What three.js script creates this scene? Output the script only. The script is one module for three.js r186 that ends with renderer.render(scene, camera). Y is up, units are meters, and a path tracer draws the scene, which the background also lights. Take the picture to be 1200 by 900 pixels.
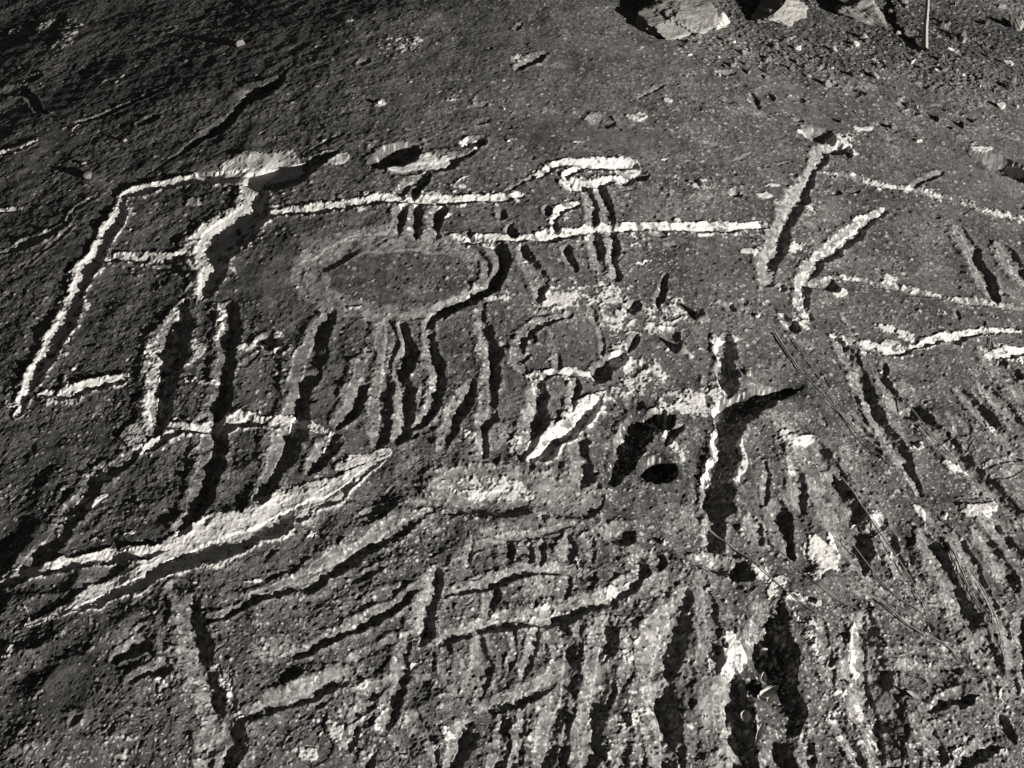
import * as THREE from 'three';
import { mergeVertices } from 'three/addons/utils/BufferGeometryUtils.js';

// ------------------------------------------------------------------ camera, sky, sun, exposure
const scene = new THREE.Scene();
const PITCH = 46 * Math.PI / 180, DIST = 2.42, VFOV = 36;
const camera = new THREE.PerspectiveCamera(VFOV, 4 / 3, 0.05, 400);
camera.position.set(0, DIST * Math.sin(PITCH), DIST * Math.cos(PITCH));
camera.lookAt(0, 0, 0);
camera.updateMatrixWorld(true);

const renderer = new THREE.WebGLRenderer({ antialias: true });
renderer.toneMapping = THREE.LinearToneMapping;
renderer.toneMappingExposure = 1.55;
renderer.shadowMap.enabled = true;

{ // clear, colourless sky (the photograph is monochrome)
  const W = 64, H = 32, d = new Float32Array(W * H * 4);
  for (let j = 0; j < H; j++) for (let i = 0; i < W; i++) {
    const el = ((j + 0.5) / H - 0.5) * Math.PI, o = (j * W + i) * 4;
    const b = el < 0 ? 0.006 : 0.019 + 0.01 * Math.exp(-el * 4);
    d[o] = b; d[o + 1] = b * 0.985; d[o + 2] = b * 0.95; d[o + 3] = 1;
  }
  const t = new THREE.DataTexture(d, W, H, THREE.RGBAFormat, THREE.FloatType);
  t.mapping = THREE.EquirectangularReflectionMapping; t.magFilter = THREE.LinearFilter; t.needsUpdate = true;
  scene.background = t; scene.environment = t;
}
const SUN_EL = 15 * Math.PI / 180, SUN_AZ = 36 * Math.PI / 180;      // low, from the right and a little from the viewer's side
const SX = Math.cos(SUN_AZ), SZ = Math.sin(SUN_AZ);
const sun = new THREE.DirectionalLight(new THREE.Color().setRGB(1, 0.972, 0.93), 4.9);
sun.position.set(SX * Math.cos(SUN_EL), Math.sin(SUN_EL), SZ * Math.cos(SUN_EL)).multiplyScalar(12);
sun.castShadow = true; sun.shadow.radius = 1; sun.shadow.mapSize.set(4096, 4096);
Object.assign(sun.shadow.camera, { left: -3, right: 3, top: 3, bottom: -3, near: 1, far: 30 });
scene.add(sun); scene.add(sun.target);

// ------------------------------------------------------------------ seeded random and noise
function rng(seed) { let a = seed >>> 0; return () => { a = (a + 0x6D2B79F5) | 0; let t = Math.imul(a ^ (a >>> 15), 1 | a); t = (t + Math.imul(t ^ (t >>> 7), 61 | t)) ^ t; return ((t ^ (t >>> 14)) >>> 0) / 4294967296; }; }
const PERM = new Uint16Array(1024), GXX = new Float32Array(512), GYY = new Float32Array(512);
{ const r = rng(77), p = [...Array(512).keys()]; for (let i = 511; i > 0; i--) { const j = Math.floor(r() * (i + 1)); [p[i], p[j]] = [p[j], p[i]]; }
  for (let i = 0; i < 1024; i++) PERM[i] = p[i & 511];
  for (let i = 0; i < 512; i++) { const a = r() * Math.PI * 2; GXX[i] = Math.cos(a); GYY[i] = Math.sin(a); } }
function noise(x, y) {                                               // gradient noise, about -1..1
  const xi = Math.floor(x), yi = Math.floor(y), fx = x - xi, fy = y - yi, X = xi & 511, Y = yi & 511, X1 = (X + 1) & 511, Y1 = (Y + 1) & 511;
  const u = fx * fx * fx * (fx * (fx * 6 - 15) + 10), v = fy * fy * fy * (fy * (fy * 6 - 15) + 10);
  const a = PERM[PERM[X] + Y], b = PERM[PERM[X1] + Y], c = PERM[PERM[X] + Y1], d = PERM[PERM[X1] + Y1];
  const n0 = GXX[a] * fx + GYY[a] * fy, n1 = GXX[b] * (fx - 1) + GYY[b] * fy, n2 = GXX[c] * fx + GYY[c] * (fy - 1), n3 = GXX[d] * (fx - 1) + GYY[d] * (fy - 1);
  return 1.5 * (n0 + u * (n1 - n0) + v * (n2 - n0 + u * (n0 - n1 - n2 + n3)));
}
const fbm = (x, y, o) => { let s = 0, a = 0.5; for (let i = 0; i < o; i++) { s += a * noise(x, y); x = x * 2.03 + 17.1; y = y * 2.03 + 5.7; a *= 0.38; } return s; };
const sstep = (a, b, x) => { const t = Math.min(1, Math.max(0, (x - a) / (b - a))); return t * t * (3 - 2 * t); };
const clamp = (x, a, b) => Math.min(b, Math.max(a, x));

// ------------------------------------------------------------------ base form of the outcrop
function baseH(x, z) {
  const p = x * SX + z * SZ, q = -x * SZ + z * SX, r = Math.hypot(x, z);
  const pp = x * 0.96 + z * 0.22 + 0.3, c = pp < 0 ? 0.208 : 0.17, e = Math.abs(pp), sc = pp < 0 ? 0.36 : 0.6, back = Math.max(0, -z - 0.5);
  let h = -c * (e - sc * (1 - Math.exp(-e / sc))) - 0.015 * q * q - 0.032 * Math.min(1.6, back) * back;
  h += 0.012 * noise(x * 1.1 + 3.3, z * 1.1 + 8.1) + 0.006 * noise(x * 3.1 + 13, z * 3.1 + 1.7);
  return h - 0.9 * sstep(4.2, 7, r);
}
// photograph pixel (1200 x 900) -> point on the base form
const fwd = new THREE.Vector3(0, -Math.sin(PITCH), -Math.cos(PITCH)), up = new THREE.Vector3(0, Math.cos(PITCH), -Math.sin(PITCH));
const TV = Math.tan(VFOV * Math.PI / 360), TH = TV * 4 / 3;
function unproj(px, py) {
  const a = (px / 600 - 1) * TH, b = (1 - py / 450) * TV;
  const dx = a, dy = fwd.y + up.y * b, dz = fwd.z + up.z * b;
  let y = 0, x = 0, z = 0;
  for (let i = 0; i < 7; i++) { const t = (y - camera.position.y) / dy; x = dx * t; z = camera.position.z + dz * t; y = baseH(x, z); }
  return [x, z, y];
}

// ------------------------------------------------------------------ carved grooves, hollows, cracks: traced courses
// tiles are 400 x 300 pixel pieces of the photograph, measured at three times their size
const TILES = { A: [0, 0], B: [400, 0], C: [800, 0], D: [0, 300], E: [400, 300], F: [800, 300], G: [0, 600], H: [400, 600], I: [800, 600] };
const grooves = [], deposits = [], stainsAndShade = [];
const toPx = (t, p) => { const [ox, oy] = TILES[t], o = []; for (let i = 0; i < p.length; i += 2) o.push([ox + p[i] / 3, oy + p[i + 1] / 3]); return o; };
function G(fig, t, p, w, o = {}) { grooves.push({ fig, pts: toPx(t, p), w: w / 3, k: 0.2, white: 0, pale: 0.75, bias: 0.2, flat: 0, taper: 0.6, rim: 1, ...o }); }
function Wt(t, p, w, o = {}) { deposits.push({ pts: toPx(t, p), w: w / 3, amt: 1, ...o }); }
function Dk(t, p, w, o = {}) { stainsAndShade.push({ pts: toPx(t, p), w: w / 3, amt: 1, ...o }); }

// --- square-headed figure at the left
const FL = 'carved_standing_figure';
G(FL, 'A', [440, 686, 520, 668, 620, 644, 720, 634, 800, 642], 34, { white: 1, k: 0.22 });
G(FL, 'A', [862, 632, 888, 690, 882, 745, 838, 792, 775, 838, 748, 895, 752, 955, 722, 1035], 126, { white: 0.8, k: 0.2, flat: 0, taper: 0.8, bias: 0, w2: [0.6, 0.75, 0.85, 1.1, 1.25, 1, 0.8, 0.6] });
G(FL, 'A', [438, 686, 424, 740, 388, 810, 350, 880, 312, 940, 282, 1010, 250, 1090, 210, 1170, 166, 1250, 122, 1330, 86, 1400, 62, 1460], 68, { white: 0.9, k: 0.24, taper: 0.45 });
G(FL, 'D', [370, 16, 450, 6, 540, 12, 610, 10, 690, -6], 40, { white: 0.75, k: 0.2 });
G(FL, 'D', [560, 30, 610, 48, 640, 70], 50, { white: 0.3, k: 0.3 });
G(FL, 'D', [800, 176, 812, 240, 800, 320, 782, 420, 765, 520, 748, 620, 738, 720, 712, 820, 680, 905, 640, 960], 92, { white: 0.1, k: 0.24, taper: 0.6, pale: 0.55 });
G(FL, 'D', [640, 170, 612, 250, 590, 330, 572, 400, 562, 480, 560, 560, 555, 625], 120, { white: 0.45, k: 0.24, taper: 0.5 });
G(FL, 'D', [160, 488, 230, 490, 280, 470, 350, 455, 435, 432], 42, { white: 1, k: 0.2 });
G(FL, 'D', [595, 606, 680, 606, 760, 604, 850, 584, 920, 586, 1000, 590, 1080, 600, 1150, 626], 44, { white: 1, k: 0.2 });
G(FL, 'D', [930, 300, 950, 310], 66, { white: 0.2, k: 0.5, flat: 0.6, taper: 1 });
G(FL, 'D', [470, 690, 410, 742, 335, 785, 300, 840, 255, 905, 205, 990, 140, 1060, 75, 1118, 0, 1150], 62, { white: 0.25, k: 0.11, bias: 0.4 });
G(FL, 'D', [520, 680, 590, 640, 640, 610], 34, { white: 0.8, k: 0.16 });
// --- lump hollow above it
G('carved_hollow', 'A', [760, 598, 850, 590, 950, 588, 1040, 574], 120, { k: 0.17, bias: 0.7, taper: 0.5, rim: 0 });
G('carved_hollow', 'A', [890, 652, 960, 632, 1050, 596, 1110, 566, 1175, 540], 48, { k: 0.3, bias: -0.5, flat: 0.5, pale: 0.2, taper: 0.6 });
// --- horizontal lines and the two small capped figures
const FC = 'carved_capped_figure';
G('carved_line', 'A', [880, 792, 940, 766, 1000, 745, 1100, 738, 1200, 726, 1300, 708, 1400, 702, 1460, 704, 1550, 708, 1650, 703, 1750, 698, 1830, 690], 32, { white: 0.7, k: 0.2, taper: 0.6 });
G('carved_line', 'B', [575, 672, 640, 640, 700, 610], 20, { k: 0.3, white: 0 });
G(FC, 'B', [140, 575, 170, 555, 215, 540], 66, { k: 0.3, flat: 0.6, bias: -0.6, pale: 0, taper: 0.9 });
G(FC, 'B', [200, 580, 260, 575, 330, 570, 390, 555], 84, { k: 0.1, bias: 0.5, pale: 0.8, taper: 0.6 });
G(FC, 'B', [240, 640, 330, 592, 420, 552, 470, 530, 492, 505], 18, { k: 0.4, bias: -0.4, pale: 0, taper: 0.7 });
G(FC, 'B', [445, 505, 480, 500], 44, { k: 0.28, flat: 0.4, pale: 0.1, taper: 0.8 });
G(FC, 'B', [262, 628, 216, 655, 200, 698], 46, { k: 0.26, taper: 0.9 });
G(FC, 'B', [300, 622, 258, 662, 238, 705], 46, { k: 0.26, taper: 0.9 });
G(FC, 'B', [208, 735, 200, 775, 196, 818], 58, { k: 0.28, taper: 0.9 });
G(FC, 'B', [256, 730, 256, 770, 254, 822], 58, { k: 0.28, taper: 0.9 });
G(FC, 'B', [336, 742, 318, 780, 324, 824], 50, { k: 0.28, taper: 0.9 });
G('carved_line', 'B', [400, 836, 440, 846, 520, 836, 600, 842, 700, 834, 800, 824, 900, 806, 1000, 804, 1100, 800, 1200, 803, 1300, 803, 1400, 798, 1495, 797], 36, { white: 0.74, k: 0.18, taper: 0.6 });
const FH = 'carved_hatted_figure';
G(FH, 'B', [700, 622, 735, 588, 800, 574, 900, 580, 990, 578, 1040, 598, 1010, 626, 930, 642, 845, 654, 796, 642, 788, 616, 830, 594], 34, { white: 0.75, k: 0.24, taper: 0.9 });
G(FH, 'B', [1000, 606, 1045, 612], 40, { white: 0, k: 0.3 });
G(FH, 'B', [858, 660, 878, 720, 880, 800, 897, 890, 905, 950], 54, { k: 0.26, taper: 0.8 });
G(FH, 'B', [902, 656, 922, 720, 934, 790, 950, 890, 962, 975], 54, { k: 0.28, taper: 0.8 });
G(FH, 'B', [742, 790, 764, 742, 830, 722], 32, { white: 0.6, k: 0.22 });
for (const [x, y, r] of [[560, 752, 38], [597, 816, 36], [455, 836, 40], [720, 740, 36], [645, 884, 40], [788, 884, 40], [755, 800, 34]]) G('carved_hole', 'B', [x - 4, y - 10, x + 4, y + 10], r, { k: 0.5, flat: 0.5, taper: 1, pale: 0.3 });
G('carved_line', 'E', [628, -20, 662, 40, 690, 84, 694, 146], 70, { k: 0.28, white: 0.25 });
G('carved_line', 'E', [784, -10, 822, 54], 44, { k: 0.3 });
// --- big oval with its legs
const FO = 'carved_oval_figure';
const ring = (cx, cy, rx, ry, a0, a1, rot = 0) => { const o = []; for (let i = 0; i <= 16; i++) { const a = (a0 + (a1 - a0) * i / 16) * Math.PI / 180; const x = Math.cos(a) * rx, y = Math.sin(a) * ry; o.push(cx + x * Math.cos(rot) - y * Math.sin(rot), cy + x * Math.sin(rot) + y * Math.cos(rot)); } return o; };
G(FO, 'E', [110, 66, 280, 66], 250, { k: 0.022, flat: 0.5, bias: 0.1, taper: 1, pale: 0, rim: 0 });
G(FO, 'E', ring(186, 66, 306, 134, 75, 335), 100, { k: 0.05, bias: 0.5, taper: 0.6, pale: 1.6, rim: 0 });  // extra paleness paints the sunlit rim into the colour
G(FO, 'E', ring(180, 66, 332, 150, 60, 330), 46, { k: 0.09, bias: 0.2, taper: 0.5, pale: 1, rim: 0.4, white: 0.1 });
G(FO, 'E', ring(190, 66, 296, 130, 60, 340), 38, { k: 0.1, bias: 0.3, taper: 0.6, pale: 1, rim: 0.4, white: 0.12 });
G(FO, 'E', ring(198, 66, 262, 112, 20, 360), 34, { k: 0.1, bias: 0.3, taper: 0.7, pale: 1, rim: 0.4 });
G(FO, 'E', [300, 248, 325, 200, 380, 172, 440, 146, 500, 118, 548, 72, 562, 20, 535, -30, 480, -60], 72, { k: 0.36, bias: 0.2, taper: 0.5, pale: 0.6 });
G(FO, 'E', [455, 128, 496, 96, 508, 40, 480, -8], 34, { k: 0.24, taper: 0.5 });
G(FO, 'E', [100, 340, 66, 430, 34, 530, -6, 590], 76, { k: 0.24, pale: 0.6 });
G(FO, 'E', [152, 240, 152, 330, 144, 430, 136, 520, 128, 640], 96, { k: 0.15, bias: 0.5, taper: 0.85 });
G(FO, 'E', [205, 250, 218, 350, 205, 450, 215, 560, 200, 645], 88, { k: 0.28, taper: 0.7, bias: 0.3 });
G(FO, 'E', [312, 240, 308, 330, 334, 420, 326, 500, 296, 560, 255, 596], 62, { k: 0.28, white: 0.2 });
G(FO, 'E', [480, 160, 498, 260, 522, 340, 527, 440, 512, 530, 498, 610, 492, 695], 76, { k: 0.24, taper: 0.6, white: 0.1 });
G(FO, 'E', [456, 440, 412, 540, 372, 620, 352, 690], 72, { k: 0.22 });
G(FO, 'E', [688, 440, 684, 540, 664, 620, 632, 715], 86, { k: 0.24, white: 0.3 });
G(FO, 'E', [880, 520, 810, 590, 745, 650, 672, 712], 92, { k: 0.22, white: 1, bias: 0.5 });
G(FO, 'E', [836, 630, 838, 720, 842, 830], 62, { k: 0.16, bias: 0.1 });
G(FO, 'E', [824, 440, 808, 540], 50, { k: 0.28 });
G(FO, 'D', [1162, 190, 1118, 280, 1084, 350, 1062, 430, 1044, 520, 1018, 600, 990, 690, 955, 780, 915, 850], 108, { k: 0.2, taper: 0.55, pale: 0.8 });
G(FO, 'D', [1170, 640, 1130, 700, 1090, 760], 60, { k: 0.26, white: 0.2 });
// --- small loop right of the legs
const FS = 'carved_loop';
G(FS, 'E', [800, 208, 720, 228, 655, 266, 618, 322, 616, 370, 648, 408], 46, { k: 0.2, white: 0.25 });
G(FS, 'E', [640, 405, 690, 432, 760, 412, 840, 420, 895, 434], 30, { k: 0.18, white: 0.8 });
G(FS, 'E', [726, 246, 744, 330, 770, 412], 30, { k: 0.2 });
G(FS, 'E', [868, 180, 908, 260, 916, 350], 30, { k: 0.15, white: 0.3 });
// --- cavities in the middle
G('rock_cavity', 'E', [905, 440, 925, 395, 985, 352], 64, { k: 0.34, flat: 0.5, bias: -0.4 });
G('rock_cavity', 'E', [1012, 330, 1036, 282], 40, { k: 0.3 });
G('rock_cavity', 'E', [1000, 200, 1030, 170], 50, { k: 0.3, bias: -0.3 });
G('rock_cavity', 'E', [1100, 180, 1118, 140, 1140, 70], 40, { k: 0.3, bias: -0.3 });
G('rock_cavity', 'E', [660, 190, 700, 205, 770, 190], 30, { k: 0.3, bias: -0.3 });
G('rock_cavity', 'E', [1140, 270, 1170, 305], 60, { k: 0.3 });
G('rock_cavity', 'E', [1026, 520, 1058, 580, 1020, 650, 992, 720, 962, 790], 100, { k: 0.32, flat: 0.6, taper: 0.5, white: 0, pale: 0.2, bias: -0.3 });
G('rock_cavity', 'E', [1050, 595, 1140, 575], 76, { k: 0.5, flat: 0.8, pale: 0, bias: -0.6 });
G('rock_cavity', 'E', [1090, 758, 1116, 758], 96, { k: 0.36, flat: 0.6, taper: 1, white: 0, pale: 0.1, bias: -0.2 });
G('rock_cavity', 'E', [1190, 600, 1160, 630, 1140, 660], 40, { k: 0.3, white: 0.3 });
G('carved_hollow', 'E', [380, 818, 480, 826, 600, 824, 720, 836, 815, 838], 140, { k: 0.08, white: 0.1, bias: 0.2, flat: 0.3, taper: 0.8, pale: 1 });
G('carved_line', 'E', [240, 866, 340, 880, 450, 896, 600, 890], 20, { k: 0.16 });
// --- the long pale groove
const FT = 'carved_long_groove';
G(FT, 'G', [90, 400, 240, 345, 340, 300, 450, 250, 560, 200, 640, 150, 740, 108, 860, 66, 960, 20, 1060, -20, 1160, -60, 1260, -130, 1340, -180], 100, { k: 0.075, white: 1.2, bias: 0.72, rim: 0.3, taper: 0.3, w2: [0.4, 0.6, 0.7, 0.8, 0.9, 1.3, 1.25, 1.2, 1.15, 1.05, 1.1, 0.9, 0.8] });
G(FT, 'G', [-30, 262, 80, 222, 180, 204, 300, 180, 440, 156, 560, 138, 660, 110], 40, { k: 0.18, white: 0.95, taper: 0.4 });
G(FT, 'G', [900, 300, 990, 268, 1090, 240, 1130, 200, 1200, 168, 1270, 120, 1350, 74, 1430, 32, 1500, -4], 70, { k: 0.17, white: 0.15, bias: 0.35 });
G(FT, 'G', [700, 388, 820, 352, 905, 302], 34, { k: 0.26, pale: 0.2 });
// --- lower left upright
const FU = 'carved_upright';
G(FU, 'G', [600, 275, 662, 345, 665, 430, 690, 515, 716, 585, 745, 680, 745, 770, 735, 840, 722, 905], 92, { k: 0.24, bias: 0.1, taper: 0.5, white: 0.1 });
G(FU, 'G', [740, 510, 790, 590, 822, 692], 26, { k: 0.15, white: 0.4 });
G(FU, 'G', [770, 760, 790, 830, 760, 900], 110, { k: 0.2, flat: 0.4 });
G('carved_line', 'G', [820, 724, 900, 702, 1000, 660, 1090, 622, 1200, 578, 1290, 630, 1390, 588], 62, { k: 0.16, bias: 0.25, white: 0.1 });
G('carved_line', 'G', [1040, 500, 1120, 470, 1200, 430, 1300, 372, 1380, 335, 1450, 288, 1515, 240], 48, { k: 0.24, pale: 0.5 });
G('carved_line', 'G', [400, 510, 470, 480, 520, 470], 40, { k: 0.2, pale: 0.4 });
G('carved_line', 'G', [470, 590, 530, 560, 590, 555], 56, { k: 0.22, pale: 0.4 });
// --- ladder-like figure at the bottom
const FB = 'carved_ribbed_figure', FR = 'carved_stroke';
G(FB, 'H', [325, 225, 296, 320, 272, 440], 74, { k: 0.22, white: 0.15 });
G(FB, 'H', [385, 185, 480, 128, 580, 92, 700, 72, 830, 54], 30, { k: 0.1 });
G(FB, 'H', [355, 284, 450, 268, 540, 238, 640, 212, 780, 204, 890, 232], 44, { k: 0.2, white: 0.15, pale: 1, bias: 0.3 });
G(FB, 'H', [355, 452, 440, 424, 540, 388, 640, 374, 740, 364, 850, 330, 950, 294, 1040, 240, 1050, 190], 66, { k: 0.2, white: 0.3, pale: 1, bias: 0.2 });
G(FB, 'H', [578, 90, 580, 195], 44, { k: 0.2, pale: 0.3 });
G(FB, 'H', [796, 96, 788, 185], 60, { k: 0.18 });
G(FB, 'H', [536, 275, 508, 375], 46, { k: 0.22, pale: 0.3 });
G(FB, 'H', [788, 232, 776, 310], 46, { k: 0.14, pale: 0.3 });
G(FB, 'H', [500, 695, 600, 662, 685, 615, 745, 585, 764, 520, 738, 440], 58, { k: 0.2, bias: 0.2, white: 0.1 });
G(FB, 'H', [738, 380, 770, 460, 778, 560, 762, 680, 726, 790, 690, 905], 92, { k: 0.17, bias: 0.1 });
G(FB, 'H', [930, 385, 905, 500, 882, 620, 868, 760, 842, 905], 108, { k: 0.18, bias: 0.15, pale: 1 });
G(FB, 'H', [1200, 300, 1135, 420, 1100, 520, 1098, 640, 1116, 760, 1120, 905], 130, { k: 0.19, bias: 0.1, pale: 1, white: 0.12 });
G(FB, 'H', [440, 730, 416, 820, 380, 905], 84, { k: 0.2, pale: 1, white: 0.15 });
G(FB, 'H', [562, 740, 555, 820, 530, 905], 70, { k: 0.16 });
G(FB, 'H', [480, 440, 486, 550, 474, 665], 60, { k: 0.13 });
G(FB, 'H', [222, 450, 202, 560, 180, 650, 140, 770], 70, { k: 0.17, white: 0.1 });
G(FB, 'H', [370, 470, 352, 600], 34, { k: 0.14 });
G(FB, 'H', [490, 720, 500, 760], 110, { k: 0.24, flat: 0.5, taper: 0.9, pale: 0.2 });
G('carved_hole', 'H', [972, 76, 990, 80], 78, { k: 0.3, flat: 0.4, taper: 1, pale: 0.2 });
G('carved_hole', 'H', [1034, 178, 1046, 208], 60, { k: 0.28, flat: 0.4, taper: 1, pale: 0.2 });
G('carved_hole', 'H', [1096, 150, 1104, 178], 50, { k: 0.28, flat: 0.4, taper: 1, pale: 0.2 });
G('carved_hole', 'H', [834, 52, 848, 58], 38, { k: 0.3, taper: 1, pale: 0.2 });
for (const [p, w] of [
  [[20, 250, 90, 225, 160, 190], 30], [[60, 330, 160, 290, 230, 250], 34], [[30, 520, 120, 480, 200, 440], 34], [[20, 740, 60, 700, 110, 680], 44], [[20, 830, 40, 760], 44], [[90, 900, 110, 840], 50],
  [[420, 520, 440, 600, 450, 680], 38], [[640, 700, 625, 790, 590, 900], 52], [[590, 380, 600, 470, 590, 560], 40], [[690, 400, 660, 500, 640, 590], 36], [[830, 400, 815, 500, 800, 640], 44], [[800, 660, 790, 760, 770, 900], 50],
  [[960, 360, 950, 460, 945, 580, 930, 700], 48], [[1020, 380, 1000, 480, 985, 620], 56], [[970, 720, 985, 800, 965, 900], 60], [[1040, 620, 1035, 720, 1050, 900], 50], [[1160, 720, 1170, 800, 1180, 900], 60], [[460, 100, 430, 190], 34],
  [[640, 90, 650, 180], 36], [[700, 90, 690, 190], 34], [[860, 90, 880, 180], 40], [[900, 60, 1000, 110, 1100, 150], 40], [[250, 560, 330, 600, 420, 640], 36], [[240, 720, 300, 800, 330, 890], 50], [[180, 780, 230, 840], 44], [[60, 20, 140, -10, 200, -30], 30],
]) G(FB, 'H', p, w, { k: 0.15, bias: 0.2, pale: 0.9, white: 0.12, taper: 0.4 });
for (const [t, p, w] of [
  ['F', [380, 700, 400, 800, 420, 900], 50], 
  ['I', [230, 20, 260, 120], 50], ['I', [700, 60, 740, 160, 800, 260], 50], ['I', [480, 380, 490, 500, 520, 620], 50], 
  ['I', [760, 540, 860, 560, 960, 600], 60], ['I', [800, 720, 860, 800, 900, 890], 60], ['I', [1020, 60, 1100, 180, 1180, 300], 44], ['I', [1050, 20, 1140, 120, 1200, 190], 44], ['I', [720, 860, 760, 780, 800, 720], 44], ['F', [1040, 450, 1100, 510, 1200, 600], 40], ['F', [1060, 750, 1140, 720, 1200, 700], 24], ['F', [1080, 790, 1200, 740], 20],
]) G(FR, t, p, w, { k: 0.15, bias: 0.2, pale: 0.8, white: 0.15, taper: 0.4 });
// --- right hand strokes
G(FR, 'C', [505, 500, 445, 610, 405, 680, 365, 760, 325, 850, 300, 910, 285, 990], 84, { k: 0.17, bias: 0.25, pale: 1.7, white: 0.15, taper: 0.65 });
G(FR, 'C', [448, 462, 490, 482, 530, 520, 575, 520], 50, { k: 0.34, white: 0.15, taper: 0.5 });
G(FR, 'C', [705, 744, 640, 778, 588, 826, 536, 868, 482, 908, 436, 960, 418, 1020, 416, 1070, 440, 1120], 66, { k: 0.19, bias: 0.25, pale: 1.6, white: 0.4, taper: 0.5 });
G(FR, 'F', [450, 98, 490, 96, 530, 112], 46, { k: 0.34, flat: 0.5, white: 0.2 });
G(FR, 'C', [488, 604, 600, 625, 700, 655, 800, 666, 900, 690, 1000, 722, 1100, 756, 1230, 780], 20, { k: 0.14, white: 0.55 });
G(FR, 'C', [800, 662, 845, 632, 905, 606], 34, { k: 0.2 });
G(FR, 'F', [500, 80, 600, 82, 700, 102, 850, 134, 960, 160, 1100, 170, 1230, 204], 26, { k: 0.11, white: 0.42, bias: 0.3 });
G(FR, 'C', [968, 812, 1002, 872, 1034, 940, 1066, 1000, 1098, 1058], 62, { k: 0.22 });
G(FR, 'F', [1120, -30, 1160, 40, 1215, 110], 62, { k: 0.14 });
G('rock_cavity', 'C', [1046, 552, 1100, 572, 1160, 598, 1215, 640], 58, { k: 0.3, flat: 0.6, bias: -0.3, pale: 0 });
G(FR, 'F', [520, 282, 590, 296, 650, 322, 720, 338, 800, 326, 880, 298, 960, 288, 1050, 268, 1200, 268], 34, { k: 0.17, white: 0.62, taper: 0.3 });
G(FR, 'F', [345, 205, 362, 235, 390, 262], 46, { k: 0.32, white: 0.3 });
G(FR, 'F', [536, 290, 578, 350, 612, 420, 650, 510, 690, 600, 742, 690, 790, 760, 830, 840], 70, { k: 0.25, pale: 0.8, taper: 0.5 });
G(FR, 'F', [696, 430, 750, 520, 822, 556, 890, 636, 960, 702, 1030, 774, 1090, 834, 1160, 905, 1230, 960], 66, { k: 0.22, pale: 0.6, taper: 0.7 });
G(FR, 'F', [976, 480, 1040, 550, 1090, 602, 1140, 646, 1230, 716], 58, { k: 0.22, pale: 0.6 });
G(FR, 'F', [1060, 335, 1125, 415, 1230, 520], 82, { k: 0.18, pale: 0.5 });
G(FR, 'F', [1070, 348, 1120, 346, 1220, 340], 34, { k: 0.16, white: 1 });
G('carved_line', 'F', [328, 280, 400, 390, 480, 482, 560, 552, 640, 622, 725, 715], 18, { k: 0.16, white: 0.1 });
G('carved_line', 'F', [390, 290, 450, 380, 520, 482, 590, 552, 680, 640], 18, { k: 0.16 });
G('rock_cavity', 'F', [155, 560, 230, 524, 300, 496, 365, 472, 425, 452], 84, { k: 0.4, flat: 0.6, bias: -0.85, rim: 0, pale: 0, taper: 0.9, w2: [1.0, 1.1, 0.7, 0.45, 0.2] });
G('rock_cavity', 'F', [158, 280, 152, 350, 155, 420, 162, 495], 80, { k: 0.3, flat: 0.6, taper: 0.4, white: 0.36, bias: -0.5 });
G('rock_cavity', 'F', [164, 596, 150, 680, 130, 780, 120, 880, 114, 960, 108, 1010], 108, { k: 0.3, flat: 0.6, taper: 0.7, white: 0.2, bias: -0.5 });
G(FR, 'F', [288, 730, 290, 870], 30, { k: 0.2 });
G(FR, 'F', [436, 680, 480, 760, 510, 830, 545, 910, 590, 1000, 620, 1090], 118, { k: 0.18, flat: 0.4, bias: 0.2 });
G(FR, 'F', [930, 560, 960, 600, 940, 660], 24, { k: 0.08 });
G(FR, 'F', [970, 570, 1000, 620, 985, 690], 24, { k: 0.08 });
// --- lower right
G('rock_cavity', 'I', [25, 165, 100, 180, 180, 200, 240, 238], 74, { k: 0.28, flat: 0.4, taper: 0.2 });
G('rock_cavity', 'I', [310, 360, 300, 450, 320, 560, 340, 680, 330, 800, 340, 910], 160, { k: 0.26, flat: 0.7, taper: 0.8, pale: 0.25 });
G('rock_cavity', 'I', [170, 580, 180, 680, 190, 790, 220, 910], 116, { k: 0.28, flat: 0.7, taper: 0.7, pale: 0.25 });
G(FR, 'I', [66, 240, 84, 400, 98, 560, 112, 700, 128, 905], 84, { k: 0.1, bias: 0.5, pale: 1 });
G(FR, 'I', [645, 390, 648, 490, 655, 620, 690, 720, 706, 830, 720, 905], 124, { k: 0.22, bias: -0.45, taper: 0.5 });
G(FR, 'I', [838, 90, 900, 205, 960, 320, 1020, 440, 1066, 520, 1140, 610], 78, { k: 0.2, bias: 0.25 });
G(FR, 'I', [870, 20, 930, 80, 1010, 190, 1080, 320, 1130, 430, 1160, 570, 1170, 650], 44, { k: 0.16, white: 0.1 });
G(FR, 'I', [1180, 380, 1186, 480, 1200, 600], 50, { k: 0.2, pale: 0.3 });
G('carved_line', 'I', [590, 235, 700, 332, 800, 410, 900, 472, 1030, 560], 26, { k: 0.12 });
G('carved_line', 'I', [560, 350, 650, 432, 700, 470], 40, { k: 0.2, pale: 0.2 });
G('rock_cavity', 'I', [870, 690, 940, 650, 1015, 648], 60, { k: 0.25, pale: 0.2, flat: 0.4 });
G('rock_cavity', 'I', [950, 905, 1000, 862, 1080, 822], 66, { k: 0.24, pale: 0.2, flat: 0.3 });
G('rock_cavity', 'I', [1110, 715, 1146, 800], 54, { k: 0.24, pale: 0.2 });
G('rock_cavity', 'I', [640, 640, 700, 640, 770, 640], 46, { k: 0.24, white: 0.3 });
G('carved_line', 'I', [545, 760, 590, 840, 625, 905], 46, { k: 0.24 });
G('carved_line', 'I', [420, 790, 445, 905], 54, { k: 0.2 });
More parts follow.
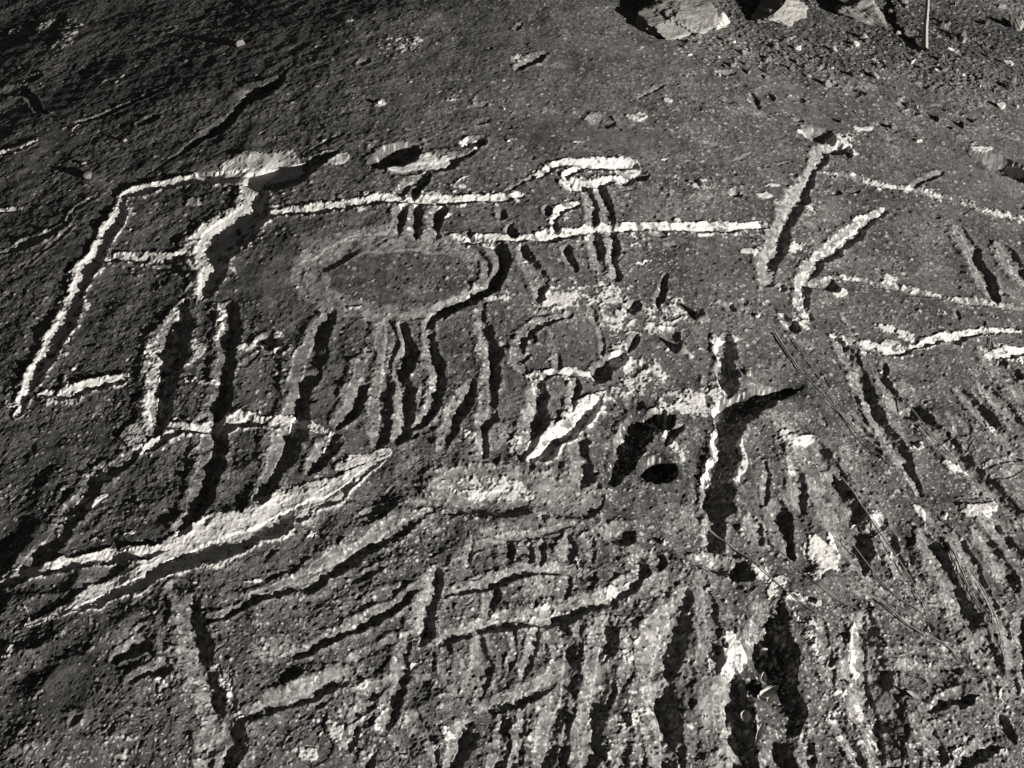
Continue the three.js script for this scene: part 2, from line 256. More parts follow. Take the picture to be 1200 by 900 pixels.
G('carved_line', 'I', [570, 40, 640, 60, 700, 30], 60, { k: 0.2, white: 0.3 });
G('carved_line', 'I', [330, -20, 345, 60, 360, 150], 80, { k: 0.2, flat: 0.4, pale: 0.4 });
// --- natural cracks of the upper face
const CR = 'rock_crack';
G(CR, 'A', [1040, 208, 985, 270, 940, 302, 880, 332, 840, 376, 790, 426, 740, 462, 690, 496, 640, 530, 560, 585, 480, 635], 44, { k: 0.24, bias: 0.85, pale: 0, taper: 0.3, rim: 0.3, w2: [0.6, 0.9, 1, 1.2, 1, 1, 1, 0.8, 0.5, 0.4, 0.3] });
G(CR, 'A', [600, 300, 530, 330, 440, 372, 340, 412, 260, 432, 180, 420], 14, { k: 0.35, pale: 0.3, taper: 0.3 });
G(CR, 'A', [-20, 312, 60, 322, 112, 344, 130, 384, 190, 416], 36, { k: 0.22, pale: 0, taper: 0.3 });
G(CR, 'A', [-20, 898, 90, 858, 180, 818, 232, 786, 270, 735, 340, 690], 26, { k: 0.12, white: 0.25 });
G(CR, 'A', [110, 920, 190, 852, 258, 796], 22, { k: 0.12, white: 0.25 });
G(CR, 'A', [-20, 548, 60, 528, 130, 496], 16, { k: 0.14, white: 0.5 });
G(CR, 'A', [-20, 752, 70, 736], 18, { k: 0.14, white: 0.5 });
G(CR, 'B', [710, 190, 660, 215, 610, 250], 34, { k: 0.24, pale: 0.4 });
G(CR, 'B', [1130, 300, 1080, 325, 1040, 345], 26, { k: 0.16, pale: 0.6 });
G(CR, 'C', [235, 330, 265, 380], 26, { k: 0.3, pale: 0.1 });
G(CR, 'A', [1200, 470, 1120, 512, 1060, 545], 16, { k: 0.25, pale: 0.3 });

// --- pale crusts and patches (ragged, grainy matter)
Wt('A', [800, 606, 860, 582, 940, 578, 1010, 580], 92, { amt: 1.25 }); Wt('A', [820, 625, 900, 612], 60); Wt('A', [1180, 560, 1210, 556], 40);
Wt('A', [846, 660, 862, 700, 850, 745, 800, 780, 740, 808], 44, { amt: 1.2 }); Wt('A', [790, 790, 720, 830, 650, 850], 50); Wt('A', [740, 860, 690, 890, 640, 885], 40, { amt: 0.8 }); Wt('A', [905, 655, 900, 690], 14); Wt('A', [935, 655, 925, 730], 16); Wt('A', [670, 716, 705, 716], 22);
Wt('A', [250, 70, 235, 120, 215, 165], 80, { amt: 0.45 }); Wt('A', [150, 105, 175, 75], 40, { amt: 0.5 });
Wt('A', [455, 712, 430, 770, 395, 850, 372, 905], 14);
Wt('D', [690, 0, 712, 60, 660, 130, 700, 150], 40); Wt('D', [760, 170, 770, 220, 762, 290], 32); Wt('D', [680, 290, 685, 340, 640, 380], 44, { amt: 0.8 });
Wt('D', [520, 335, 560, 370, 530, 430], 46, { amt: 0.9 }); Wt('D', [515, 490, 500, 590, 470, 630, 500, 680], 62, { amt: 0.85 });
Wt('D', [850, 322, 910, 312], 34); Wt('D', [965, 270, 985, 300, 970, 345], 12); Wt('D', [230, 430, 232, 500], 30); Wt('D', [300, 150, 310, 190], 30);
Wt('D', [340, 772, 390, 780], 24); Wt('D', [355, 850, 310, 890], 26); Wt('D', [980, 860, 1100, 830, 1200, 800], 60); Wt('D', [640, 432, 770, 434], 16, { amt: 0.6 });
Wt('E', [0, 740, 80, 712, 160, 690], 44, { amt: 0.7 }); Wt('E', [430, 625, 460, 640], 50, { amt: 0.7 }); Wt('E', [1010, 400, 1030, 440, 1050, 420], 90, { amt: 0.55 });
  Wt('E', [720, 150, 800, 160, 780, 130], 60, { amt: 0.6 });
Wt('E', [1080, 240, 1120, 220, 1190, 150], 60, { amt: 0.5 }); Wt('E', [1190, 340, 1160, 350], 60, { amt: 0.5 }); Wt('E', [700, 160, 800, 140, 900, 130, 960, 150], 110, { amt: 0.46 }); Wt('E', [960, 230, 1080, 230, 1160, 200], 110, { amt: 0.45 }); Wt('E', [980, 330, 1020, 390, 1090, 400], 100, { amt: 0.52 }); Wt('E', [880, 520, 930, 500, 1000, 470], 60, { amt: 0.5 }); Wt('E', [1100, 560, 1160, 510, 1200, 500], 60, { amt: 0.5 }); Wt('E', [1160, 640, 1190, 700], 60, { amt: 0.5 }); Wt('E', [440, 150, 560, 130], 60, { amt: 0.35 });
Wt('E', [440, 822, 520, 815, 590, 812, 650, 822], 100, { amt: 0.5 }); Wt('E', [590, 690, 610, 640], 40, { amt: 0.7 }); Wt('E', [70, 172, 40, 174], 14, { amt: 0.7 });
Wt('F', [20, 530, 80, 510, 120, 470], 90, { amt: 0.6 }); Wt('F', [120, 285, 112, 340], 40, { amt: 0.9 }); Wt('F', [175, 280, 190, 300], 30, { amt: 0.8 });
Wt('F', [70, 225, 60, 210], 56, { amt: 0.5 }); Wt('F', [370, 640, 430, 640], 60, { amt: 0.65 }); Wt('F', [130, 620, 100, 730, 60, 830], 30, { amt: 0.7 }); Wt('F', [205, 650, 212, 720, 180, 800], 26, { amt: 0.7 });
Wt('F', [700, 330, 740, 310], 40); Wt('F', [770, 290, 800, 275], 36); Wt('F', [700, 250, 730, 262], 26); Wt('F', [930, 735, 985, 750], 40, { amt: 0.7 }); Wt('F', [1000, 895, 1090, 880], 34); Wt('F', [830, 665, 810, 680], 24);
Wt('F', [1080, 590, 1100, 630], 16); Wt('F', [410, 210, 430, 250], 60, { amt: 0.5 }); Wt('F', [540, 120, 560, 125], 36); Wt('F', [725, 80, 740, 82], 30);
Wt('C', [520, 490, 550, 500], 40); Wt('C', [590, 470, 580, 510, 600, 545], 22); Wt('C', [610, 460, 660, 452], 18); Wt('C', [270, 685, 300, 685], 26); Wt('C', [340, 660, 310, 655], 18); Wt('C', [1025, 522, 1065, 518], 28, { amt: 0.8 }); Wt('C', [1165, 580, 1190, 600], 34); Wt('C', [60, 820, 100, 828], 24); Wt('C', [215, 886, 250, 884], 20); Wt('C', [350, 875, 420, 866], 18);
Wt('C', [60, 650, 80, 655], 40, { amt: 0.45 });
Wt('B', [1020, 415, 1060, 405], 34, { amt: 0.6 }); Wt('B', [590, 210, 640, 200], 34, { amt: 0.4 }); Wt('B', [160, 155, 240, 150], 60, { amt: 0.4 }); Wt('B', [265, 695, 340, 690], 30); Wt('B', [130, 690, 160, 685], 26); Wt('B', [400, 650, 430, 655], 20);
Wt('B', [180, 590, 270, 572, 350, 565], 46); Wt('B', [300, 595, 320, 575], 40); Wt('B', [360, 560, 362, 575], 22); Wt('B', [470, 500, 465, 520], 24); Wt('B', [440, 492, 425, 510], 16); Wt('B', [1140, 352, 1155, 354], 22); Wt('B', [20, 70, 30, 74], 24); Wt('B', [125, 360, 145, 364], 22);
Wt('I', [470, 130, 490, 170, 460, 220], 80, { amt: 0.8 }); Wt('I', [520, 100, 530, 160], 40, { amt: 0.7 }); Wt('I', [340, 235, 320, 280], 50, { amt: 0.8 }); Wt('I', [240, 210, 290, 240, 270, 180], 40, { amt: 0.6 });
Wt('I', [170, 470, 190, 500, 130, 540], 110, { amt: 0.75 }); Wt('I', [560, 680, 600, 800], 150, { amt: 0.36 }); Wt('I', [480, 420, 520, 560], 120, { amt: 0.3 }); Wt('I', [610, 40, 690, 20], 24); Wt('I', [830, 0, 860, 30], 30); Wt('I', [380, 300, 470, 330], 24, { amt: 0.7 }); Wt('I', [600, 400, 606, 560], 14, { amt: 0.8 });
Wt('I', [640, 640, 680, 850], 12, { amt: 0.5 }); Wt('I', [960, 850, 940, 830], 50, { amt: 0.45 }); Wt('I', [1110, 800, 1100, 840], 40, { amt: 0.45 }); Wt('I', [1120, 600, 1140, 680], 40, { amt: 0.4 });
Wt('H', [150, 690, 110, 760], 46, { amt: 0.5 }); Wt('H', [80, 600, 20, 620], 36, { amt: 0.5 });  Wt('H', [320, 840, 400, 780], 44, { amt: 0.5 }); Wt('H', [1000, 530, 1010, 480], 40, { amt: 0.5 }); Wt('H', [1000, 740, 1080, 690], 44, { amt: 0.55 }); Wt('H', [940, 850, 950, 820], 60, { amt: 0.45 });
Wt('G', [1150, 760, 1170, 790], 60, { amt: 0.65 }); Wt('G', [1060, 845, 1110, 860], 50, { amt: 0.6 }); Wt('G', [850, 780, 860, 860], 60, { amt: 0.45 }); Wt('G', [540, 640, 570, 610], 50, { amt: 0.4 }); Wt('G', [20, 470, 20, 500], 70, { amt: 0.45 }); Wt('G', [80, 340, 85, 390], 20, { amt: 0.5 }); Wt('G', [330, 95, 340, 105], 22); Wt('G', [350, 200, 360, 190], 24);
// --- dark, smooth patina and other darkened patches; shade painted into wedge, pit and cavities
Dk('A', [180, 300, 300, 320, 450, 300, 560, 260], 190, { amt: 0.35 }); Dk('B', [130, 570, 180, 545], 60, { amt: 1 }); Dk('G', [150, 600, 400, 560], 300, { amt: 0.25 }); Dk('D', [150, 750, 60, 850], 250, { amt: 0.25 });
Dk('A', [100, 60, 500, 40, 1100, 10, 1500, 20], 120, { amt: 0.25 }); Dk('C', [360, 60, 800, 90, 1200, 110], 280, { amt: 0.6 }); Dk('F', [160, 560, 240, 510, 330, 485, 420, 455], 70); Dk('E', [1085, 758, 1125, 758], 130); Dk('E', [1030, 530, 1050, 600, 1010, 680, 970, 780], 120); Dk('E', [1060, 592, 1140, 576], 70); Dk('I', [300, 500, 280, 800], 180, { amt: 0.6 }); Dk('E', [190, 60, 260, 60], 300, { amt: 0.2 });  // wedge, pit and cavity entries paint shade onto walls and floors

// ------------------------------------------------------------------ the mesh grid: fine where the carving is, coarser outwards
const NU = 1220, NV = 960, NS = 26;
const U = [], Z = [];
{ const lim = 1.13, du = 2 * lim / NU; let s = du, a = lim, ext = []; for (let i = 0; i < NS; i++) { s *= 1.28; a += s; ext.push(a); if (a > 5) break; }
  for (let i = ext.length - 1; i >= 0; i--) U.push(-ext[i]); for (let i = 0; i <= NU; i++) U.push(-lim + du * i); for (const e of ext) U.push(e); }
const zAt = v => { const dy = fwd.y + up.y * v * TV, dz = fwd.z + up.z * v * TV; return camera.position.z - dz * camera.position.y / dy; };
{ const lim = 1.06; const fine = []; for (let j = 0; j <= NV; j++) fine.push(zAt(1.28 - (1.28 + lim) * j / NV));
  let s = fine[1] - fine[0], a = fine[0]; const e1 = []; while (a > -8) { s *= 1.25; a -= s; e1.push(a); } e1.reverse();
  s = fine[NV] - fine[NV - 1]; a = fine[NV]; const e2 = []; while (a < 4.5) { s *= 1.25; a += s; e2.push(a); }
  Z.push(...e1, ...fine, ...e2); }
const nu = U.length, nz = Z.length, N = nu * nz;
const HW = Z.map(z => TH * Math.max(1.35, -camera.position.y * fwd.y + (z - camera.position.z) * fwd.z));
const vx = new Float32Array(N), vz = new Float32Array(N), hy = new Float32Array(N), dep = new Float32Array(N), wm = new Float32Array(N), pm = new Float32Array(N), sm = new Float32Array(N), rimA = new Float32Array(N), gw = new Float32Array(N);
const gid = new Int16Array(N).fill(-1), wx = new Float32Array(N), wz = new Float32Array(N), sp = new Float32Array(N), pb = new Float32Array(N);
const lowB = (arr, v) => { let a = 0, b = arr.length; while (a < b) { const m = (a + b) >> 1; if (arr[m] < v) a = m + 1; else b = m; } return a; };
for (let j = 0; j < nz; j++) for (let i = 0; i < nu; i++) {
  const o = j * nu + i, x = U[i] * HW[j], z = Z[j]; vx[o] = x; vz[o] = z;
  const n1 = noise(x * 55 + 31, z * 55), n2 = noise(x * 55, z * 55 + 91), n3 = noise(x * 150 + 7, z * 150), n4 = noise(x * 150, z * 150 + 3), n5 = noise(x * 14 + 2, z * 14 + 6), n6 = noise(x * 14 - 8, z * 14 + 16);
  const rag = 0.15 + 1.5 * sstep(-0.25, 0.6, noise(x * 9 + 40, z * 9 + 11)), n7 = noise(x * 27 + 4, z * 27 + 60), n8 = noise(x * 27 + 77, z * 27 + 1);
  wx[o] = x + rag * (0.0032 * n1 + 0.0022 * n3) + 0.003 * n7 + 0.0055 * n5; wz[o] = z + rag * (0.0032 * n2 + 0.0022 * n4) + 0.003 * n8 + 0.0055 * n6;
}
function eachVertex(x0, x1, z0, z1, f) {
  const j0 = lowB(Z, z0), j1 = Math.min(nz, lowB(Z, z1) + 1);
  for (let j = j0; j < j1; j++) { const i0 = lowB(U, x0 / HW[j]), i1 = Math.min(nu, lowB(U, x1 / HW[j]) + 1); for (let i = i0; i < i1; i++) f(j * nu + i); }
}
function resample(pts, step, w2) {                                   // Catmull-Rom through the traced points
  const out = [], n = pts.length, get = i => pts[clamp(i, 0, n - 1)];
  for (let i = 0; i < n - 1; i++) {
    const a = get(i - 1), b = get(i), c = get(i + 1), d = get(i + 2), L = Math.hypot(c[0] - b[0], c[1] - b[1]), m = Math.max(1, Math.ceil(L / step));
    for (let k = 0; k < m; k++) { const t = k / m, t2 = t * t, t3 = t2 * t;
      const f = q => 0.5 * (2 * b[q] + (c[q] - a[q]) * t + (2 * a[q] - 5 * b[q] + 4 * c[q] - d[q]) * t2 + (3 * b[q] - a[q] - 3 * c[q] + d[q]) * t3);
      out.push([f(0), f(1), w2 ? w2[i] + (w2[i + 1] - w2[i]) * t : 1]); }
  }
  out.push([...pts[n - 1], w2 ? w2[n - 1] : 1]);
  return out;
}
function worldCourse(s, seed, taper) {
  const g0 = s.white > 0.5;
  const p = resample(s.pts, 5, s.w2), n = p.length, o = [];
  for (let i = 0; i < n; i++) {
    const a = p[Math.max(0, i - 1)], b = p[Math.min(n - 1, i + 1)]; let tx = b[0] - a[0], ty = b[1] - a[1]; const l = Math.hypot(tx, ty) || 1; tx /= l; ty /= l;
    const [x, z] = unproj(p[i][0], p[i][1]), A = unproj(p[i][0] - ty * s.w / 2, p[i][1] + tx * s.w / 2), B = unproj(p[i][0] + ty * s.w / 2, p[i][1] - tx * s.w / 2), Ta = unproj(p[i][0] - tx * 2, p[i][1] - ty * 2), Tb = unproj(p[i][0] + tx * 2, p[i][1] + ty * 2);
    let wx_ = Tb[0] - Ta[0], wz_ = Tb[1] - Ta[1]; const wl = Math.hypot(wx_, wz_); wx_ /= wl; wz_ /= wl;
    let w = Math.abs((A[0] - B[0]) * -wz_ + (A[1] - B[1]) * wx_) * p[i][2];
    const e = n > 1 ? Math.min(i, n - 1 - i) / (n - 1) : 0.5;
    w *= taper + (1 - taper) * sstep(0, 0.25, e);
    w *= 1 + 0.32 * noise(i * 0.08 + seed * 4.7, seed) + 0.3 * noise(i * 0.21 + seed * 7.7, seed * 3.1) + 0.22 * noise(i * 0.73 + seed * 2.7, seed * 1.1);
    o.push([x, z, w, wx_, wz_, 1 + 0.4 * noise(i * 0.17 + seed * 5.3, seed + 40) + 0.3 * noise(i * 0.6 + seed * 1.3, seed + 80) - 0.75 * (g0 ? 0.5 : 1) * sstep(0.1, 0.6, noise(i * 0.075 + seed * 9.1, seed * 1.7))]);
  }
  return o;
}
{ // small natural chips and scratches of the weathered face
  const r = rng(1313);
  for (let k = 0; k < 620; k++) {
    const px = r() * 1200, py = 30 + r() * 870, dens = 0.35 + 0.65 * sstep(200, 800, px * 0.5 + py * 0.8); if (r() > dens) continue;
    const ang = (px < 620 ? -0.5 : py > 330 ? 0.95 : 0.1) + (r() - 0.5) * 1.1, L = 4 + 22 * Math.pow(r(), 2.2), w = 3 + 5 * r() + (r() < 0.12 ? 8 * r() : 0), b = (r() - 0.5) * 5;
    grooves.push({ fig: null, pts: [[px, py], [px + Math.cos(ang) * L * 0.5 + b, py + Math.sin(ang) * L * 0.5], [px + Math.cos(ang) * L, py + Math.sin(ang) * L]], w, k: 0.1 + 0.16 * r(), white: r() < 0.3 && w < 5 ? 0.6 : 0, pale: r() < 0.5 ? 0.7 : 0.1, bias: 0.3 * (r() - 0.3), flat: 0, taper: 0.3, rim: 0.8 });
  }
}
grooves.forEach((g, id) => {
  if (g.bias >= 0 && g.white < 0.5 && g.fig !== 'rock_cavity' && g.fig !== 'rock_crack') { g.bias = Math.min(0.6, g.bias + 0.25); g.k *= 0.85; }
  if (g.white >= 0.5 && g.bias >= 0 && g.bias < 0.35) g.bias = 0.35;
  if (g.fig && g.pts[0][1] > 480 && g.white < 0.5 && g.fig !== 'rock_cavity') { g.w *= 1.22; g.k *= 0.86; }
  if (g.fig === 'rock_cavity') g.pale = Math.min(g.pale, 0.3);
  const c = worldCourse(g, id + 1, g.taper);
  g.c = c;
  for (let k = 0; k < c.length - 1; k++) {
    const [ax, az, aw] = c[k], [bx, bz, bw] = c[k + 1], mw = Math.max(aw, bw), R = mw * 0.75 + 0.012;
    const ex = bx - ax, ez = bz - az, L2 = ex * ex + ez * ez || 1e-9, L = Math.sqrt(L2);
    let nx = -ez / L, nz_ = ex / L; let dt = nx * SX + nz_ * SZ; if (dt < 0) { nx = -nx; nz_ = -nz_; dt = -dt; }
    const lk = 0.7 + 0.3 * sstep(-1.1, 0.1, ax * SX + az * SZ);
    const s0 = clamp(g.bias * Math.min(1, dt * 1.6), -0.8, 0.8);
    eachVertex(Math.min(ax, bx) - R, Math.max(ax, bx) + R, Math.min(az, bz) - R, Math.max(az, bz) + R, o => {
      const dx = wx[o] - ax, dz = wz[o] - az, t = clamp((dx * ex + dz * ez) / L2, 0, 1), qx = dx - ex * t, qz = dz - ez * t, d = Math.hypot(qx, qz), hw = (aw + (bw - aw) * t) / 2;
      if (d > hw * 1.5) return;
      const side = qx * nx + qz * nz_ >= 0 ? 1 : -1, s = side * d / hw, kk = c[k][5] + (c[k + 1][5] - c[k][5]) * t;
      let f = 0;
      if (s > -1 && s < 1) {
        f = s < s0 ? (s + 1) / (s0 + 1) : (1 - s) / (1 - s0);
        if (g.flat) f = Math.min(1, f / (1 - g.flat * 0.75));
        f = 0.45 * f + 0.55 * (s < s0 ? f * f * (3 - 2 * f) : 1 - (1 - f) * (1 - f));
      }
      const D = f * g.k * 2 * hw * kk * lk;
      if (D > dep[o]) { dep[o] = D; if (f > 0.14 && g.fig) { gid[o] = id; } }
      if (f > 0.03) { const pv = g.pale * Math.min(1, f * 4 + 0.1); if (pv > pm[o]) pm[o] = pv; if (f > 0.15) gw[o] = 1; }
      if (g.white && s < s0 + 0.15 && s > -1.3) { const m = g.white * sstep(-1.35, -0.85, s) * (1 - sstep(s0 - 0.25, s0 + 0.2, s)); if (m > wm[o]) wm[o] = m; }  // crust on the sun-facing wall only, its sunlight put into the colour
      if (g.rim) { const rr = Math.abs(s), rb = sstep(0.8, 1.02, rr) * (1 - sstep(1.05, 1.5, rr)) * g.rim * Math.min(hw, 0.02) * 0.13; if (rb > rimA[o]) rimA[o] = rb;
        if (g.white > 0.3 && s > 0.8) { const m = 0.52 * g.white * (1 - sstep(1, 1.35, s)); if (m > wm[o]) wm[o] = m; } }
    });
  }
});
function paint(list, arr, seed0, soft) {
  list.forEach((g, id) => {
    const c = worldCourse(g, seed0 + id, 0.7);
    for (let k = 0; k < c.length - 1; k++) {
      const [ax, az, aw] = c[k], [bx, bz, bw] = c[k + 1], R = Math.max(aw, bw) * 0.9 + 0.01, ex = bx - ax, ez = bz - az, L2 = ex * ex + ez * ez || 1e-9;
      eachVertex(Math.min(ax, bx) - R, Math.max(ax, bx) + R, Math.min(az, bz) - R, Math.max(az, bz) + R, o => {
        const dx = wx[o] * 2.2 - vx[o] * 1.2 - ax, dz = wz[o] * 2.2 - vz[o] * 1.2 - az, t = clamp((dx * ex + dz * ez) / L2, 0, 1), d = Math.hypot(dx - ex * t, dz - ez * t), hw = (aw + (bw - aw) * t) / 2;
        const m = g.amt * (1 - sstep(soft, 1.35, d / hw)); if (m > arr[o]) arr[o] = m;
      });
    }
  });
}
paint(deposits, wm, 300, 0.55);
paint(stainsAndShade, sm, 700, 0.3);
{ // flakes of crust beside the white cuts, and places where it has broken away
  const r = rng(606);
  for (const g of grooves) if (g.fig && g.fig !== 'carved_long_groove' && g.white > 0.5) for (let i = 1; i < g.c.length - 1; i++) {
    const [x, z, w, tx, tz] = g.c[i], dab = (off, rad, amt, cut) => { const X = x - tz * off + tx * (r() - 0.5) * 0.02, Zz = z + tx * off + tz * (r() - 0.5) * 0.02; eachVertex(X - rad * 1.6, X + rad * 1.6, Zz - rad * 1.6, Zz + rad * 1.6, o => {
      const d = Math.hypot(wx[o] * 1.8 - vx[o] * 0.8 - X, wz[o] * 1.8 - vz[o] * 0.8 - Zz) / rad; if (d > 1) return; if (cut) wm[o] *= 1 - amt * (1 - d * d); else wm[o] = Math.max(wm[o], amt * (1 - d * d * 0.7)); }); };
    if (r() < 0.55) dab((r() < 0.5 ? -1 : 1) * w * (0.45 + 0.45 * Math.pow(r(), 1.5)), 0.003 + 0.008 * Math.pow(r(), 2), 0.95, false);
    if (r() < 0.3) dab((r() - 0.5) * w * 1.1, 0.004 + 0.009 * r(), 1, true);
  }
}

// pits and pale grains of the weathered surface, stamped one by one
const rnd = rng(4242);
function stamp(px, py, r0, f) { const [x, z] = unproj(px, py), r = Math.max(0.0025, r0 * (0.62 + 0.3 * sstep(0.5, -1, z) + 0.12 * rnd())); eachVertex(x - r, x + r, z - r, z + r, o => { const d = Math.hypot((vx[o] - x) + (wx[o] - vx[o]) * 0.6, (vz[o] - z) + (wz[o] - vz[o]) * 0.6) / r; if (d < 1) f(o, d); }); }
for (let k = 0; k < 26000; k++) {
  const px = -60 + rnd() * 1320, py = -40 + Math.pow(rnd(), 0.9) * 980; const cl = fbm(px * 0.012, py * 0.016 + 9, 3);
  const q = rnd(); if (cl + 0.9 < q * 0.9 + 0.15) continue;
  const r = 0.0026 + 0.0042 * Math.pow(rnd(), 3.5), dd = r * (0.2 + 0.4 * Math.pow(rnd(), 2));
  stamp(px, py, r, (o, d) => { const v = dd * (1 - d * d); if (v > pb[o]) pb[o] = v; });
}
const pg = new Float32Array(N), pgH = new Float32Array(N);
for (let k = 0; k < 46000; k++) {
  const px = -60 + rnd() * 1320, py = -40 + rnd() * 980, right = sstep(300, 900, px); const cl = fbm(px * 0.009 + 40, py * 0.013 + 2, 3);
  if (rnd() > 0.3 + 0.3 * right + cl * 1.1 + 0.35 * (1 - sstep(60, 190, py)) * sstep(700, 900, px)) continue;
  const big = Math.pow(rnd(), 6), r = 0.0025 + 0.0048 * big, tone = 0.3 + 0.7 * rnd();
  stamp(px, py, r, (o, d) => { const e = 1 - sstep(0.55, 1, d); if (e * tone > pg[o]) pg[o] = e * tone; const hh = r * 0.22 * Math.sqrt(Math.max(0, 1 - d * d)); if (hh > pgH[o]) pgH[o] = hh; });
}

// ------------------------------------------------------------------ heights and colours
const col = new Float32Array(N * 3);
for (let j = 0; j < nz; j++) for (let i = 0; i < nu; i++) {
  const o = j * nu + i, x = vx[o], z = vz[o];
  const fine = Math.abs(U[i]) < 2 && z < 1.6 && z > -3.6;
  let h = baseH(x, z);
  const n10 = fine ? noise(x * 22 + 5, z * 22) : 0, n40 = fine ? noise(x * 64 + 1, z * 64 + 4) : 0, n120 = fine ? noise(x * 150 + 9, z * 150 + 2) : 0, n300 = fine ? noise(x * 330, z * 330 + 8) : 0;
  const streak = fine ? noise((x * 0.9 + z * 0.42) * 9, (z * 0.9 - x * 0.42) * 60) : 0;       // bedding of the stone
  const left = 1 - sstep(-0.7, 0.1, x);
  const rubz = (1 - sstep(-1.55, -1.2, z)) * sstep(0.3, 0.8, x);
  const worn = fine ? sstep(0.02, 0.3, fbm(x * 3.4 + 12, z * 3.9 + 44, 3)) * (1 - 0.7 * (1 - sstep(-1.55, -1.2, z)) * sstep(0.3, 0.8, x)) : 0;
  const rough = (1 - 0.6 * worn) * (1 + 2.6 * rubz + 0.35 * fbm(x * 2.2 + 3, z * 2.2, 2) - 0.45 * clamp(sm[o], 0, 1) + 0.35 * sstep(-0.1, 0.7, z));
  // crust
  const wn = 0.5 * noise(x * 130 + 50, z * 130) + 0.75 * noise(x * 48 + 20, z * 48 + 70) + 0.4 * noise(x * 20, z * 20 + 7) + 0.2 * n300;
  const Wv = wm[o] > 0.02 ? sstep(0.30, 0.52, wm[o] * 0.95 + wn * 0.42 - 0.05) : 0;
  const low = sstep(-0.25, 0.35, z + 0.15 * x), rg = fine ? 1 - 2 * Math.abs(noise(x * 9 + 61, z * 9 + 12)) : 0, tn = fine ? (noise(x * 5.5 + 7, z * 8 + 70) + 0.4 * noise(x * 17, z * 21 + 3)) * 3.2 : 0, tf = tn - Math.floor(tn), ter = Math.floor(tn) + sstep(0.78, 1, tf);
  h += 0.0015 * n10 + rough * (0.0009 * n40 + 0.00048 * n120 + 0.0003 * n300) * (1 - 0.4 * gw[o]) * (1 - 0.5 * Wv) + 0.0005 * streak * (0.4 + left) + (0.0012 + 0.0036 * low) * rg + 0.0028 * low * noise(x * 15 + 33, z * 13 + 21) + (0.0002 + 0.0012 * low * sstep(0, 0.4, noise(x * 3 + 9, z * 3))) * ter;
  h -= dep[o]; h += rimA[o] * (0.6 + 0.9 * Math.max(0, n40 + 0.5 * n120)) * (1 - gw[o]);
  
  h += Wv * (0.0020 + 0.0004 * n120 + 0.0002 * n300 + 0.0002 * n40);
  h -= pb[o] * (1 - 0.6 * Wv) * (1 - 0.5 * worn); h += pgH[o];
  hy[o] = h;
  // stone colour: patina and painted cavity shade, fresher stone in the cuts, pale crust and painted sunlit walls, pale mineral grains
  const mott = fbm(x * 7 + 1, z * 7 + 3, 3), m2 = 0.5 * n120 + 0.5 * n300;
  let sd = Math.imul(o ^ 0x5bd1, 0x27d4eb2d) >>> 0; sd = Math.imul(sd ^ (sd >>> 15), 0x2c1b3c6d) >>> 0; const gr = ((sd ^ (sd >>> 13)) >>> 0) / 4294967296 - 0.5;
  let a = 0.115 * (1.06 + 0.95 * mott + 0.45 * m2 + 0.4 * n40) * Math.exp((1.2 - 0.6 * worn) * gr + (0.55 - 0.3 * worn) * n300 + 0.22 * streak + 0.12 * worn);
  const scuff = fine ? sstep(0.16, 0.34, fbm(x * 10 + 4, z * 12 + 31, 4) + 0.16 * m2 - 0.1 + 0.13 * low * sstep(-0.9, -0.2, x)) : 0;
  a += 0.15 * scuff * (0.8 + 0.8 * n120 + 0.9 * gr);
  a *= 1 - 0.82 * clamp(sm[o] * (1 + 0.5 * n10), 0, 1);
  const P = clamp(pm[o] * (1 + 0.6 * n40 + 0.5 * n120) - 0.08, 0, 1.9);
  a += (0.29 * (1 + 0.35 * m2 + 0.3 * n40 + 0.5 * gr + 0.3 * mott) - a) * P * 0.8;
  a += ((0.76 + 0.06 * n40 + 0.08 * m2 + 0.1 * gr) - a) * Wv;
  a += (0.66 - a) * pg[o];
  if (pb[o] > 0.0004) a *= 0.38;                                    // pits coloured darker
  a = clamp(a, 0.02, 0.78);
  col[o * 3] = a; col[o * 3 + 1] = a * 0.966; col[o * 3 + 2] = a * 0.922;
}
// normals from the whole grid, so that the pieces join without seams
const nor = new Float32Array(N * 3);
for (let j = 0; j < nz; j++) for (let i = 0; i < nu; i++) {
  const o = j * nu + i, l = i ? o - 1 : o, r = i < nu - 1 ? o + 1 : o, u = j ? o - nu : o, d = j < nz - 1 ? o + nu : o;
  const ax = vx[r] - vx[l], ay = hy[r] - hy[l], az = 0, bx = vx[d] - vx[u], by = hy[d] - hy[u], bz = vz[d] - vz[u];
  let X = by * az - bz * ay, Y = bz * ax - bx * az, Zc = bx * ay - by * ax; if (Y < 0) { X = -X; Y = -Y; Zc = -Zc; }
  const L = Math.hypot(X, Y, Zc); nor[o * 3] = X / L; nor[o * 3 + 1] = Y / L; nor[o * 3 + 2] = Zc / L;
}
// fine grain of the stone
function grainTexture() {
  const S = 512, d = new Uint8Array(S * S * 4), r = rng(5), f = new Float32Array(S * S);
  for (let i = 0; i < S * S; i++) f[i] = r();
  for (let y = 0; y < S; y++) for (let x = 0; x < S; x++) { let s = 0; for (let a = -1; a <= 1; a++) for (let b = -1; b <= 1; b++) s += f[((y + a + S) % S) * S + (x + b + S) % S]; const v = Math.round(255 * clamp(s / 9 * 1.6 - 0.3, 0, 1)), o = (y * S + x) * 4; d[o] = d[o + 1] = d[o + 2] = v; d[o + 3] = 255; }
  const t = new THREE.DataTexture(d, S, S); t.wrapS = t.wrapT = THREE.RepeatWrapping; t.magFilter = THREE.LinearFilter; t.minFilter = THREE.LinearMipmapLinearFilter; t.generateMipmaps = true; t.needsUpdate = true; return t;
}
const grain = grainTexture();
const rockMat = new THREE.MeshStandardMaterial({ vertexColors: true, roughness: 0.95, metalness: 0, bumpMap: grain, bumpScale: 0.0004 });

